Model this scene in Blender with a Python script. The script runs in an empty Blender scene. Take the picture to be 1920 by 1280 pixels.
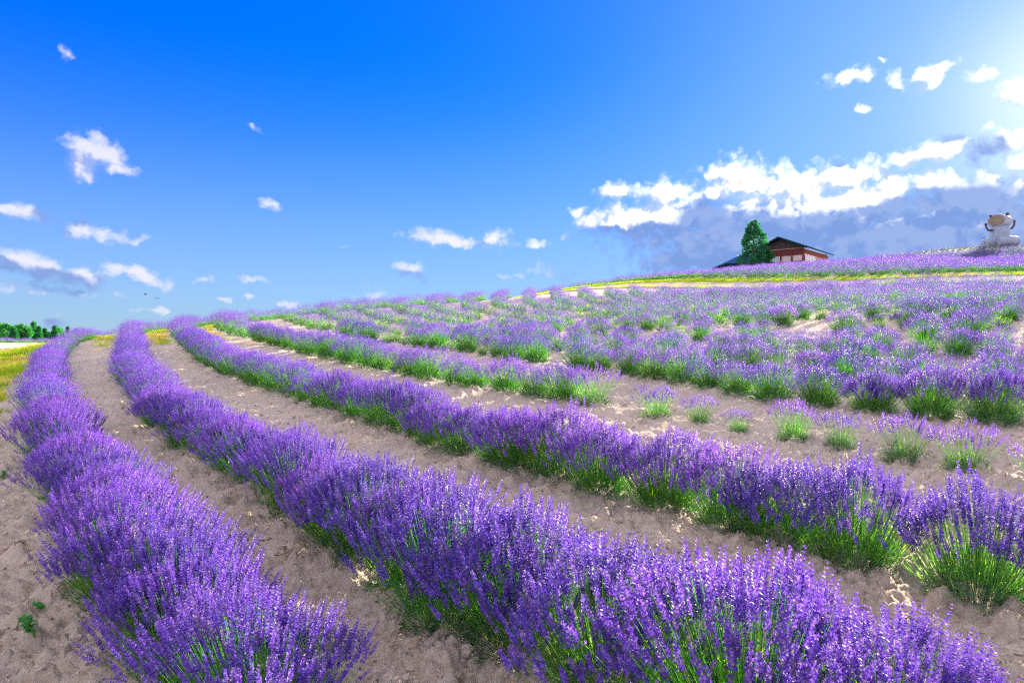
import bpy, math, random
import numpy as np
from mathutils import Vector, Matrix, Euler
R = math.radians
rng = np.random.default_rng(7)
random.seed(7)
sc = bpy.context.scene
COL = sc.collection

# ------------------------------------------------------------------ camera
cd = bpy.data.cameras.new('camera'); cam = bpy.data.objects.new('camera', cd); COL.objects.link(cam)
cd.sensor_width = 36; cd.lens = 24; cd.clip_start = .05; cd.clip_end = 9000
cam.location = (0, 0, 1.6); cam.rotation_euler = (R(90), 0, 0)
sc.camera = cam
sc.cycles.use_denoising = False; sc.cycles.filter_width = 1.2; sc.cycles.max_bounces = 5; sc.cycles.diffuse_bounces = 3; sc.cycles.glossy_bounces = 2; sc.cycles.transmission_bounces = 4
sc.view_settings.view_transform = 'Standard'; sc.view_settings.look = 'None'
sc.view_settings.exposure = 2.15; sc.view_settings.gamma = 1; sc.view_settings.use_curve_mapping = False

# ------------------------------------------------------------------ node helpers
class NT:
    def __init__(s, tree): s.t = tree; s.n = tree.nodes; s.l = tree.links
    def add(s, kind, **kw):
        n = s.n.new(kind)
        for k, v in kw.items(): setattr(n, k, v)
        return n
    def put(s, sock, v):
        if isinstance(v, bpy.types.NodeSocket): s.l.new(v, sock)
        elif v is not None: sock.default_value = v
    def math(s, op, a, b=None, c=None, clamp=False):
        n = s.add('ShaderNodeMath', operation=op, use_clamp=clamp)
        s.put(n.inputs[0], a); s.put(n.inputs[1], b); s.put(n.inputs[2], c)
        return n.outputs[0]
    def vmath(s, op, a, b=None, scale=None):
        n = s.add('ShaderNodeVectorMath', operation=op)
        s.put(n.inputs[0], a); s.put(n.inputs[1], b)
        if scale is not None: s.put(n.inputs['Scale'], scale)
        return n.outputs[0]
    def mix(s, f, a, b, blend='MIX'):
        n = s.add('ShaderNodeMix', data_type='RGBA', blend_type=blend)
        s.put(n.inputs[0], f); s.put(n.inputs[6], a); s.put(n.inputs[7], b)
        return n.outputs[2]
    def noise(s, vec, scale, detail=4, rough=.55, dist=0., dim='3D'):
        n = s.add('ShaderNodeTexNoise', noise_dimensions=dim)
        s.put(n.inputs['Vector'], vec); n.inputs['Scale'].default_value = scale
        n.inputs['Detail'].default_value = detail; n.inputs['Roughness'].default_value = rough
        n.inputs['Distortion'].default_value = dist
        return n
    def ramp(s, f, stops):
        n = s.add('ShaderNodeValToRGB'); s.put(n.inputs[0], f)
        e = n.color_ramp.elements
        while len(e) < len(stops): e.new(.5)
        for i, (p, c) in enumerate(stops): e[i].position = p; e[i].color = (*c, 1)
        return n.outputs[0]
    def smooth(s, v, lo, hi):
        n = s.add('ShaderNodeMapRange', interpolation_type='SMOOTHSTEP')
        s.put(n.inputs[0], v); n.inputs[1].default_value = lo; n.inputs[2].default_value = hi
        return n.outputs[0]

# ------------------------------------------------------------------ sun
SUN_AZ, SUN_EL = R(40), R(15.5)       # azimuth right of the view axis (+Y), elevation
sdir = Vector((math.sin(SUN_AZ)*math.cos(SUN_EL), math.cos(SUN_AZ)*math.cos(SUN_EL), math.sin(SUN_EL)))
sl = bpy.data.lights.new('sun', 'SUN'); sl.energy = 5.0; sl.angle = R(.55); sl.color = (1, .90, .74)
so = bpy.data.objects.new('sun', sl); COL.objects.link(so)
so.rotation_euler = (-sdir).to_track_quat('-Z', 'Y').to_euler()

# ------------------------------------------------------------------ world
W = bpy.data.worlds.new('World'); sc.world = W; W.use_nodes = True
w = NT(W.node_tree); w.n.clear()
STR = .13
def cloud_group():
    """density of the clouds at (azimuth, elevation) in radians"""
    g = bpy.data.node_groups.new('cloud_density', 'ShaderNodeTree')
    g.interface.new_socket('P', in_out='INPUT', socket_type='NodeSocketVector')
    g.interface.new_socket('D', in_out='OUTPUT', socket_type='NodeSocketFloat')
    t = NT(g); gi = t.add('NodeGroupInput'); go = t.add('NodeGroupOutput')
    p = gi.outputs[0]
    n1 = t.noise(p, 9, 3, .5, dim='2D'); d1 = t.vmath('SUBTRACT', n1.outputs['Color'], (.5, .5, .5))
    p1 = t.vmath('ADD', p, t.vmath('SCALE', d1, scale=.030))
    n2 = t.noise(p, 38, 4, .6, dim='2D'); d2 = t.vmath('SUBTRACT', n2.outputs['Color'], (.5, .5, .5))
    p2 = t.vmath('ADD', p1, t.vmath('SCALE', d2, scale=.020))
    E = [ # u, v, ru, rv, tilt, weight    (where each cloud hangs, converted to angles below)
     (1680,480,430,125,0,1.6),(1800,385,210,66,0,1.5),(1560,405,260,66,0,1.6),(1270,410,150,42,0,1.4),(1400,465,270,98,0,1.5),(1190,425,135,52,0,1.2),(1950,440,300,125,0,1.6),(1390,352,150,50,-8,1.1),(1360,318,60,34,0,1.1),(1250,362,80,34,-15,1.1),(1165,357,58,20,-4,1),(1500,345,140,45,4,1.1),(1600,330,90,36,0,1),
     (1300,410,230,46,0,1),(1120,415,72,32,0,.9),(1080,393,26,16,0,.9),(1450,455,330,46,0,1.0),(1780,440,260,60,0,1),(1900,400,200,80,0,1),
     (1760,285,100,30,-12,1.2),(1870,268,110,42,-10,.95),(1960,285,110,50,0,.95),(1700,300,60,16,0,1),(1200,470,130,24,6,.75),(1330,470,180,30,0,1.0),
     (1585,150,62,19,-3,1),(1750,136,62,22,-8,1),(1688,148,34,15,30,.9),(1835,142,46,16,4,.9),(1900,168,50,34,10,1.0),(1655,116,9,9,0,.9),(1620,204,20,11,0,.9),
     (180,284,66,32,8,1.25),(150,300,34,34,0,1.1),(215,318,42,16,0,1),(127,104,22,19,0,.8),(477,243,30,9,0,.7),(503,388,26,11,10,.75),
     (35,400,72,20,14,1.05),(165,434,92,24,12,1.0),(245,450,40,12,0,.6),(60,500,120,30,8,1.1),(150,520,95,24,4,1),(262,515,78,17,14,1.05),(130,548,130,18,0,.8),(40,540,100,26,0,.8),
     (482,523,34,10,4,.95),(388,525,28,8,0,.8),(285,579,40,11,0,.8),(105,601,36,19,0,.95),(775,511,36,17,18,1),(840,453,110,20,4,1),(928,448,42,20,0,.95),(645,464,18,9,0,.7),
     (1000,460,38,12,0,.8),(690,548,90,18,4,.62),(542,573,34,11,0,.75),(1030,508,80,20,8,.62),(415,562,26,9,0,.7),(465,562,18,9,0,.7),(65,572,24,9,20,.7),(950,520,70,12,4,.5),
     (2300,380,420,90,0,1.1),(2600,200,200,50,0,1.0),(-350,470,330,36,4,1.0),(-600,300,160,40,0,1.0)]
    cur = None
    for (u, v, ru, rv, tl, wt) in E:
        az = math.atan((u-960)/1280); el = math.atan((640-v)/math.hypot(1280, u-960))
        ca = math.cos(az)
        m = t.add('ShaderNodeMapping', vector_type='TEXTURE')
        t.put(m.inputs[0], p2)
        m.inputs['Location'].default_value = (az, el, 0)
        m.inputs['Rotation'].default_value = (0, 0, R(-tl))
        m.inputs['Scale'].default_value = (1.4*ru/1280*ca*ca, 1.4*rv/1280*ca, 1e3)
        gr = t.add('ShaderNodeTexGradient', gradient_type='SPHERICAL'); t.l.new(m.outputs[0], gr.inputs[0])
        val = gr.outputs['Fac']
        if wt != 1: val = t.math('MULTIPLY', val, wt)
        cur = val if cur is None else t.math('SMOOTH_MAX', cur, val, .12)
    n3 = t.noise(p1, 30, 8, .62, dim='2D')
    f = t.math('MULTIPLY', t.math('SUBTRACT', n3.outputs['Fac'], .47), .55)
    vo = t.add('ShaderNodeTexVoronoi', voronoi_dimensions='2D', feature='F1'); t.put(vo.inputs['Vector'], p2); vo.inputs['Scale'].default_value = 40
    vo.inputs['Detail'].default_value = 2.0; vo.inputs['Roughness'].default_value = .55
    f = t.math('ADD', f, t.math('MULTIPLY', t.math('SUBTRACT', .58, vo.outputs['Distance']), .46))
    g.interface.new_socket('S', in_out='OUTPUT', socket_type='NodeSocketFloat'); t.put(go.inputs[1], cur)
    t.put(go.inputs[0], t.math('ADD', cur, t.math('MULTIPLY', f, t.smooth(cur, .0, .22))))
    return g
tc = w.add('ShaderNodeTexCoord')
dirv = tc.outputs['Generated']
sx = w.add('ShaderNodeSeparateXYZ'); w.l.new(dirv, sx.inputs[0])
az = w.math('ARCTAN2', sx.outputs[0], sx.outputs[1]); el = w.math('ARCSINE', sx.outputs[2])
cp = w.add('ShaderNodeCombineXYZ'); w.put(cp.inputs[0], az); w.put(cp.inputs[1], el)
P0 = cp.outputs[0]
G = cloud_group()
g0 = w.add('ShaderNodeGroup', node_tree=G); w.l.new(P0, g0.inputs[0])
g1 = w.add('ShaderNodeGroup', node_tree=G); w.l.new(w.vmath('ADD', P0, (.016, .014, 0)), g1.inputs[0])
g2 = w.add('ShaderNodeGroup', node_tree=G); w.l.new(w.vmath('ADD', P0, (.030, .062, 0)), g2.inputs[0])
# unseen broken cloud added all round outside the frame, bright to fill shade
gn = w.noise(w.vmath('MULTIPLY', dirv, (1, 1, 1.8)), 2.6, 8, .6)
outm = w.math('MAXIMUM', w.smooth(w.math('ABSOLUTE', az), .74, .95), w.smooth(el, .50, .70))
dg = w.math('MULTIPLY', w.math('MULTIPLY', w.math('SUBTRACT', gn.outputs['Fac'], .39), 6.0), outm)
D0 = w.math('MAXIMUM', g0.outputs[0], dg); D1, D2 = g1.outputs[0], g2.outputs[1]
sky = w.add('ShaderNodeTexSky', sky_type='NISHITA'); sky.sun_disc = False
sky.sun_elevation = SUN_EL; sky.sun_rotation = SUN_AZ
sky.altitude = 300; sky.air_density = 1.0; sky.dust_density = .25; sky.ozone_density = 3.0
# the strongly saturated rendering of the photograph, applied to the whole sky alike
hs = w.add('ShaderNodeHueSaturation'); hs.inputs['Saturation'].default_value = 1.5; hs.inputs['Hue'].default_value = .505
w.l.new(sky.outputs[0], hs.inputs['Color'])
skyc = w.mix(1.0, hs.outputs[0], (.10, .215, .42, 1), 'MULTIPLY')
lum = w.add('ShaderNodeRGBToBW'); w.l.new(skyc, lum.inputs[0])
skyc = w.vmath('SCALE', skyc, scale=w.math('DIVIDE', 1.75, w.math('ADD', 1.0, w.math('MULTIPLY', lum.outputs[0], 1.3))))
# the sun's own glare in the air
sdot = w.add('ShaderNodeVectorMath', operation='DOT_PRODUCT'); w.l.new(dirv, sdot.inputs[0]); sdot.inputs[1].default_value = tuple(sdir)
glare = w.math('POWER', w.math('MAXIMUM', sdot.outputs['Value'], 0.0), 11.0)
skyc = w.mix(w.math('MULTIPLY', glare, .50), skyc, (.85, 1.32, 1.9, 1))
glare2 = w.math('POWER', w.math('MAXIMUM', sdot.outputs['Value'], 0.0), 160.0)
skyc = w.mix(w.math('MULTIPLY', glare2, .42), skyc, (3.2, 3.2, 3.2, 1))
rim = w.smooth(w.math('SUBTRACT', g0.outputs[0], D1), -.22, .30)
above = w.smooth(w.math('SUBTRACT', D2, w.math('MULTIPLY', rim, .14)), .0, .42)
lit = w.math('MULTIPLY', w.math('SUBTRACT', 1.0, above), w.math('ADD', .35, w.math('MULTIPLY', rim, .65)))
lit = w.math('ADD', lit, w.math('MULTIPLY', w.math('MULTIPLY', rim, above), .08))
lit = w.math('MAXIMUM', lit, w.math('MULTIPLY', outm, 1.0))
cshade = (.36, .60, 1.3, 1)
clit = w.mix(w.math('MULTIPLY', glare, 3.0, clamp=True), (1.55, 1.55, 1.8, 1), (3.0, 2.95, 2.9, 1))
ccol = w.mix(outm, w.mix(lit, cshade, clit), (3.0, 2.85, 2.85, 1))  # bright fill colour for the added clouds outside the frame
alpha = w.smooth(D0, .19, .90)
haze = w.math('MULTIPLY', w.math('POWER', w.math('SUBTRACT', 1.0, w.smooth(el, -.08, .42)), 1.25), .66)
skyc = w.mix(haze, skyc, (.92, 1.22, 1.75, 1))
fin = w.mix(w.math('MULTIPLY', alpha, .93), skyc, ccol)
bg = w.add('ShaderNodeBackground'); w.put(bg.inputs[0], fin); bg.inputs[1].default_value = STR
wo = w.add('ShaderNodeOutputWorld'); w.l.new(bg.outputs[0], wo.inputs[0])

# ------------------------------------------------------------------ materials
def material(name):
    m = bpy.data.materials.new(name); m.use_nodes = True
    t = NT(m.node_tree); t.n.clear()
    t.out = t.add('ShaderNodeOutputMaterial')
    return m, t
def leafy(name, cols, trans, tf=.4, rand='Random Per Island', rough=.55, objvar=.15, patch=None):
    """thin plant tissue: diffuse + translucent, a colour per leaf / floret"""
    m, t = material(name)
    g = t.add('ShaderNodeNewGeometry'); r = g.outputs[rand] if rand in g.outputs else None
    oi = t.add('ShaderNodeObjectInfo')
    n = len(cols)
    c = t.ramp(r, [((i+.5)/n, k) for i, k in enumerate(cols)])
    hs_ = t.add('ShaderNodeHueSaturation'); t.put(hs_.inputs['Color'], c)
    v = t.math('ADD', 1-objvar, t.math('MULTIPLY', oi.outputs['Random'], 2*objvar))
    t.put(hs_.inputs['Value'], v); t.put(hs_.inputs['Hue'], t.math('ADD', .492, t.math('MULTIPLY', oi.outputs['Random'], .026)))
    c = hs_.outputs[0]
    if patch:
        pn = t.noise(t.add('ShaderNodeTexCoord').outputs['Object'], patch[0], 3)
        c = t.mix(t.smooth(pn.outputs['Fac'], .45, .65), c, (*patch[1], 1))
    p = t.add('ShaderNodeBsdfPrincipled'); t.put(p.inputs['Base Color'], c); p.inputs['Roughness'].default_value = rough
    p.inputs['Specular IOR Level'].default_value = .25
    tr = t.add('ShaderNodeBsdfTranslucent'); t.put(tr.inputs[0], t.mix(1.0, c, (*trans, 1), 'MULTIPLY'))
    mx = t.add('ShaderNodeMixShader'); mx.inputs[0].default_value = tf
    t.l.new(p.outputs[0], mx.inputs[1]); t.l.new(tr.outputs[0], mx.inputs[2]); t.l.new(mx.outputs[0], t.out.inputs[0])
    return m
def plain(name, col, rough=.6, var=.15, scale=6, bump=.0, spec=.4, metal=0., coord='Object', cols=None, bscale=None):
    m, t = material(name)
    co = t.add('ShaderNodeTexCoord').outputs[coord]
    n = t.noise(co, scale, 6, .6)
    dark = tuple(k*(1-var) for k in col); lite = tuple(min(1, k*(1+var)) for k in col)
    c = t.ramp(n.outputs['Fac'], cols or [(.3, dark), (.7, lite)])
    p = t.add('ShaderNodeBsdfPrincipled'); t.put(p.inputs['Base Color'], c)
    p.inputs['Roughness'].default_value = rough; p.inputs['Specular IOR Level'].default_value = spec; p.inputs['Metallic'].default_value = metal
    if bump:
        b = t.add('ShaderNodeBump'); b.inputs['Strength'].default_value = bump; b.inputs['Distance'].default_value = .02
        nb = t.noise(co, bscale or scale*6, 6, .65); t.put(b.inputs['Height'], nb.outputs['Fac']); t.l.new(b.outputs[0], p.inputs['Normal'])
    t.l.new(p.outputs[0], t.out.inputs[0])
    return m
M = {}
M['floret'] = leafy('lavender_floret', [(.080,.034,.37),(.15,.062,.53),(.24,.13,.69),(.11,.042,.45),(.33,.21,.70)], (1.2,1.0,1.05), .42, objvar=.10)
M['calyx'] = leafy('lavender_calyx', [(.14,.08,.28),(.22,.14,.34),(.30,.22,.30)], (1,1,1), .3)
M['stem'] = leafy('lavender_stem', [(.13,.32,.05),(.24,.46,.07),(.18,.38,.09)], (1.9,2.0,.5), .5)
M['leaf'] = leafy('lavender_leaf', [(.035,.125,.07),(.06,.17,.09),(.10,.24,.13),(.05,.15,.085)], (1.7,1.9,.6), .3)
M['sunlit_newleaf'] = leafy('lavender_sunlit_new_leaf', [(.14,.38,.05),(.26,.50,.06),(.36,.54,.10)], (1.8,1.9,.4), .5)  # young growth, with the yellow-green of backlit leaves put into its colour
M['dryleaf'] = leafy('dry_leaf', [(.30,.22,.09),(.36,.30,.10),(.20,.24,.06)], (1.3,1.1,.6), .3)
M['wood'] = plain('woody_stem', (.16,.10,.06), .8, .3, 30)
M['grass'] = leafy('grass_blade', [(.24,.44,.02),(.50,.56,.04),(.68,.62,.06),(.18,.46,.03)], (1.25,1.25,.4), .6)
M['drygrass'] = leafy('dry_grass_blade', [(.72,.56,.14),(.80,.64,.20),(.62,.58,.08)], (1.3,1.2,.5), .35)
M['pine'] = leafy('conifer_needles', [(.02,.13,.06),(.03,.19,.08),(.04,.25,.07)], (1.2,1.9,.6), .3)
M['broad'] = leafy('broadleaf_foliage', [(.03,.18,.07),(.05,.25,.07),(.06,.30,.08)], (1.3,1.8,.6), .4)
M['bark'] = plain('bark', (.12,.09,.06), .9, .3, 12)

# ------------------------------------------------------------------ mesh helpers
def mesh(name, v, f, mats, mi=None, smooth=False):
    me = bpy.data.meshes.new(name); v = np.asarray(v, np.float32)
    f = np.asarray(f, np.int32) if not isinstance(f, list) else f
    if isinstance(f, list): me.from_pydata(v.tolist(), [], f)
    else:
        k = f.shape[1]; me.vertices.add(len(v)); me.vertices.foreach_set('co', v.ravel())
        me.loops.add(f.size); me.loops.foreach_set('vertex_index', f.ravel())
        me.polygons.add(len(f)); me.polygons.foreach_set('loop_start', np.arange(0, f.size, k, dtype=np.int32))
        me.update(calc_edges=True)
    for m in mats: me.materials.append(m)
    if mi is not None: me.polygons.foreach_set('material_index', np.asarray(mi, np.int32))
    if smooth: me.polygons.foreach_set('use_smooth', np.ones(len(me.polygons), bool))
    me.update()
    return me
def obj(name, me, parent=None, loc=None, **props):
    o = bpy.data.objects.new(name, me); COL.objects.link(o)
    if parent is not None: o.parent = parent
    if loc is not None: o.location = loc
    for k, v in props.items(): o[k] = v
    return o
def empty(name, loc, label, cat, group=None, rz=0, sc_=1):
    o = bpy.data.objects.new(name, None); COL.objects.link(o)
    o.location = loc; o.rotation_euler = (0, 0, rz); o.scale = (sc_,)*3 if not isinstance(sc_, tuple) else sc_
    o.empty_display_size = .1
    o['label'] = label; o['category'] = cat
    if group: o['group'] = group
    return o
class MB:
    """collects boxes, tubes and surfaces into one mesh"""
    def __init__(s): s.v = []; s.f = []; s.m = []
    def add(s, v, f, m=0):
        o = len(s.v); s.v += [tuple(map(float, p)) for p in v]; s.f += [tuple(int(i)+o for i in q) for q in f]; s.m += [m]*len(f)
    def box(s, c, size, X=(1,0,0), Y=(0,1,0), Z=(0,0,1), m=0):
        X, Y, Z, c = map(np.array, (X, Y, Z, c)); a, b, d = [k/2 for k in size]
        v = [c+i*a*X+j*b*Y+k*d*Z for k in (-1,1) for j in (-1,1) for i in (-1,1)]
        s.add(v, [(0,2,3,1),(4,5,7,6),(0,1,5,4),(2,6,7,3),(0,4,6,2),(1,3,7,5)], m)
    def prism(s, poly, off, m=0):
        n = len(poly); poly = [np.array(p, float) for p in poly]; off = np.array(off, float)
        s.add(poly+[p+off for p in poly], [tuple(range(n-1,-1,-1)), tuple(range(n, 2*n))]+[(i,(i+1)%n,(i+1)%n+n,i+n) for i in range(n)], m)
    def tube(s, pts, rad, n=8, m=0, cap=True):
        pts = [Vector(p) for p in pts]; rr = rad if isinstance(rad, (list, tuple)) else [rad]*len(pts)
        v = []
        for i, p in enumerate(pts):
            d = (pts[min(i+1, len(pts)-1)]-pts[max(i-1, 0)]).normalized()
            a = d.orthogonal().normalized() if i == 0 else (a - d*a.dot(d)).normalized()
            b = d.cross(a)
            v += [p+(a*math.cos(2*math.pi*k/n)+b*math.sin(2*math.pi*k/n))*rr[i] for k in range(n)]
        f = [(i*n+k, i*n+(k+1)%n, (i+1)*n+(k+1)%n, (i+1)*n+k) for i in range(len(pts)-1) for k in range(n)]
        if cap: f += [tuple(range(n-1,-1,-1)), tuple(range((len(pts)-1)*n, len(pts)*n))]
        s.add(v, f, m)
    def mesh(s, name, mats, smooth=False): return mesh(name, s.v, s.f, mats, s.m, smooth)

# ------------------------------------------------------------------ noise in numpy
def vnoise(x, y, seed=0):
    xi = np.floor(x).astype(np.int64); yi = np.floor(y).astype(np.int64); fx = x-xi; fy = y-yi
    fx = fx*fx*fx*(fx*(fx*6-15)+10); fy = fy*fy*fy*(fy*(fy*6-15)+10)
    def h(a, b):
        n = (a*374761393+b*668265263+seed*1442695041) & 0xffffffff
        n = ((n ^ (n >> 13))*1274126177) & 0xffffffff
        return ((n ^ (n >> 16)) & 0xffff)/65535.
    return (h(xi,yi)*(1-fx)+h(xi+1,yi)*fx)*(1-fy)+(h(xi,yi+1)*(1-fx)+h(xi+1,yi+1)*fx)*fy
def fbm(x, y, oct_=5, seed=0, gain=.5):
    a = 1; s = 0; t = 0
    for i in range(oct_):
        s += a*vnoise(x*2**i+17.3*i, y*2**i-9.1*i, seed+i); t += a; a *= gain
    return s/t

# ------------------------------------------------------------------ terrain height (thin-plate surface over surveyed heights)
SURVEY = np.array([(0,0,0),(-2,0,0),(3,0,0),(0,-10,0),(-10,-6,0),(12,-6,0.3),(0,3,0),(-3,4,0),(3,4,0),(1,5.5,0.02),(-5.925,7.9,-0.005),(-12,16,0.35),(-18.75,25,0.623),(-33.75,45,1.073),(-99.531,130,1.6),(-31.641,45,1.248),(-6.977,9.5,0.19),(-15.469,22,0.741),(-19.922,30,1.366),(-21.375,36,1.797),(-20.625,40,2.069),(-16.312,36,2.219),(-12.938,36,2.556),(-26.25,35,0.834),(-24.609,35,1.162),(-45,60,0.616),(-68.906,90,0.897),(-10.688,38,3.084),(-6.891,42,3.634),(-2.25,48,4.375),(6.344,58,5.769),(6.094,65,6.424),(15.141,57,5.92),(22.359,53,5.699),(27.172,47,5.382),(30.75,41,5.059),(6.844,73,7.246),(17.531,66,7.632),(25.734,61,7.272),(31.219,54,6.79),(35.25,47,6.3),(14.688,20,2.225),(14.105,23,2.498),(10.547,25,2.381),(9.445,13,0.991),(4.37,11.3,0.47),(5.925,9.6,0.4),(2.953,27,2.022),(1.859,17,0.936),(-5.078,25,1.6),(-3.352,16.5,0.827),(-1.594,34,2.662),(-10.062,28,1.928),(-14.438,28,1.6),(-11.25,20,0.975),(-7.219,14,0.506),(26.562,100,10.584),(12.617,85,7.842),(36.094,105,11.444),(52.5,105,13.413),(62.422,85,11.627),(84,112,17.262),(70.977,115,16.783),(80.156,90,12.92),(15.5,16,2.1),(47.109,45,5.819),(60,145,10.414),(100,160,15.75),(130,120,17.094),(46,125,12.233),(34,120,9.187),(-20,75,2),(-10,95,3.5),(8,130,6),(-130,200,1.5),(-80,60,1),(-60,20,0.4),(60,0,3),(60,-40,2),(-60,-60,0),(0,-80,0),(150,0,8),(-150,100,1.2),(0,250,2),(150,250,7.609),(-300,300,1.3)])
def _fit(A, lam=2.0):
    n = len(A); X = A[:, :2]; d = np.linalg.norm(X[:, None]-X[None], axis=2)
    K = np.where(d > 0, d*d*np.log(d+1e-9), 0)+lam*np.eye(n); Q = np.c_[np.ones(n), X]
    return np.linalg.solve(np.block([[K, Q], [Q.T, np.zeros((3, 3))]]), np.r_[A[:, 2], 0, 0, 0])
_w = _fit(SURVEY)
def H(x, y):
    x = np.asarray(x, float); y = np.asarray(y, float); s = x.shape; x = x.ravel(); y = y.ravel(); out = np.empty(len(x))
    for i in range(0, len(x), 20000):
        xx = x[i:i+20000]; yy = y[i:i+20000]; d2 = (xx[:, None]-SURVEY[:, 0])**2+(yy[:, None]-SURVEY[:, 1])**2
        out[i:i+20000] = (.5*d2*np.log(d2+1e-18))@_w[:-3]+_w[-3]+_w[-2]*xx+_w[-1]*yy
    r = np.hypot(x, y); t = np.clip((r-160)/240, 0, 1); t = t*t*(3-2*t)
    return (out*(1-t)+1.0*t).reshape(s)

# ------------------------------------------------------------------ rows of lavender
def spline(pts, step=.05):
    """Catmull-Rom through pts, evenly resampled"""
    p = np.array(pts, float); q = np.vstack([2*p[0]-p[1], p, 2*p[-1]-p[-2]]); o = []
    for i in range(1, len(q)-2):
        t = np.linspace(0, 1, 30, endpoint=False)[:, None]
        o.append(.5*(2*q[i]+(q[i+1]-q[i-1])*t+(2*q[i-1]-5*q[i]+4*q[i+1]-q[i+2])*t**2+(-q[i-1]+3*q[i]-3*q[i+1]+q[i+2])*t**3))
    o = np.vstack(o+[p[-1:]]); d = np.r_[0, np.cumsum(np.linalg.norm(np.diff(o, axis=0), axis=1))]
    s = np.arange(0, d[-1], step)
    return np.c_[np.interp(s, d, o[:, 0]), np.interp(s, d, o[:, 1])]
ROW = {
 'A': [(-.84,2.5),(-1.3,3.05),(-2.1,3.95),(-3.2,5.4),(-4.55,7.2),(-6.2,9.4),(-8.5,12.4),(-11.0,16.2),(-14.1,20.8),(-17.5,26.4),(-20.9,33),(-23.4,38.5),(-24.6,45),(-25,56)],
 'B': [(1.95,2.55),(1.4,2.95),(.72,3.45),(-.08,4.38),(-.62,5.2),(-1.75,6.95),(-3.1,8.6),(-4.5,10.25),(-6.0,12.35),(-8.0,15.2),(-10.9,19.8),(-13.3,24),(-15.9,28.5),(-18.9,34),(-20.9,39),(-21.9,46),(-22,56)],
 'C': [(5.2,2.6),(4.1,3.55),(3.15,4.6),(2.6,5.4),(2.0,6.4),(1.2,7.3),(.05,8.75),(-1.15,10.25),(-2.6,12.0),(-4.0,13.65),(-6.0,15.95),(-8.6,19.6),(-12.1,25.5),(-15.1,31),(-17.6,37),(-18.9,43),(-19.2,56)],
 'D': [(6.2,5.0),(5.5,6.2),(4.95,7.5),(4.45,8.4),(3.8,9.4),(3.1,10.3),(1.85,11.9),(.6,13.2),(-1.0,14.5),(-2.8,16.6),(-4.9,19.2),(-7.0,21.9),(-9.8,25.6),(-12.4,29.9),(-14.5,34.5),(-15.8,40),(-16,48),(-15.5,56)],
 'E': [(9.6,7.3),(8.2,8.3),(6.9,9.4),(5.6,10.7),(4.8,11.9),(3.7,14.0),(2.3,15.9),(.4,18.3),(-1.5,20.6),(-4.4,23.9),(-7.0,26.9),(-9.8,31.5),(-12.1,37),(-12.6,45),(-12,56)]}
ROWS = [(k, spline(v)) for k, v in ROW.items()]
def offset(c, d):
    t = np.gradient(c, axis=0); t /= np.linalg.norm(t, axis=1)[:, None]
    o = c+np.c_[t[:, 1], -t[:, 0]]*d
    keep = [o[0]]
    for p in o[1:]:
        v = p-keep[-1]
        if v@v > .16: keep.append(p)
    k = np.array(keep); 
    for _ in range(3): k[1:-1] = (k[:-2]+2*k[1:-1]+k[2:])/4
    return spline(k[::4], .05)
for k, dl in (('B', .52), ('C', .60), ('D', .42), ('E', .30)):
    ROW[k] = [(x-.75*dl*min(1, max(0, (24-y)/14)), y-.60*dl*min(1, max(0, (24-y)/14))) for x, y in ROW[k]]
ROWS = [(k, spline(v)) for k, v in ROW.items()]
# the hill side above: rows keep following the slope
PATHF = np.array([(-8,68),(0,66.5),(6,64.5),(15.4,57.5),(22.4,53),(27.2,47.5),(30.8,41.5),(35,34),(42,22)], float)   # lower edge of the path on the hill
e = ROWS[-1][1]
t0 = (e[0]-e[40]); t0 /= np.linalg.norm(t0)
e = np.vstack([e[0]+t0*np.arange(16, 0, -.05)[:, None]*1.0, e])
for k in range(1, 26): ROWS.append(('F%02d' % k, offset(e, 1.95*k)))
def below_path(x, y, off=0.):
    """positive while (x, y) lies on the near side of the hill path"""
    return np.interp(x, PATHF[:, 0], PATHF[:, 1])-off-y
rowpts = np.vstack([c for k, c in ROWS if len(c)])
rowpts = rowpts[(rowpts[:, 1] > 0) & (rowpts[:, 1] < 60)]
# raised bed under each of the near rows (distance field on a coarse grid)
def rowdist(x, y, R_=1.2):
    d = np.full(x.shape, 9.)
    for k, c in ROWS[:7]:
        cc = c[::6]; sel = (cc[:, 1] < 26); cc = cc[sel]
        for i in range(0, len(x), 20000):
            a = x[i:i+20000]; b = y[i:i+20000]
            d[i:i+20000] = np.minimum(d[i:i+20000], np.sqrt(((a[:, None]-cc[:, 0])**2+(b[:, None]-cc[:, 1])**2).min(1)))
    return d

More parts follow.
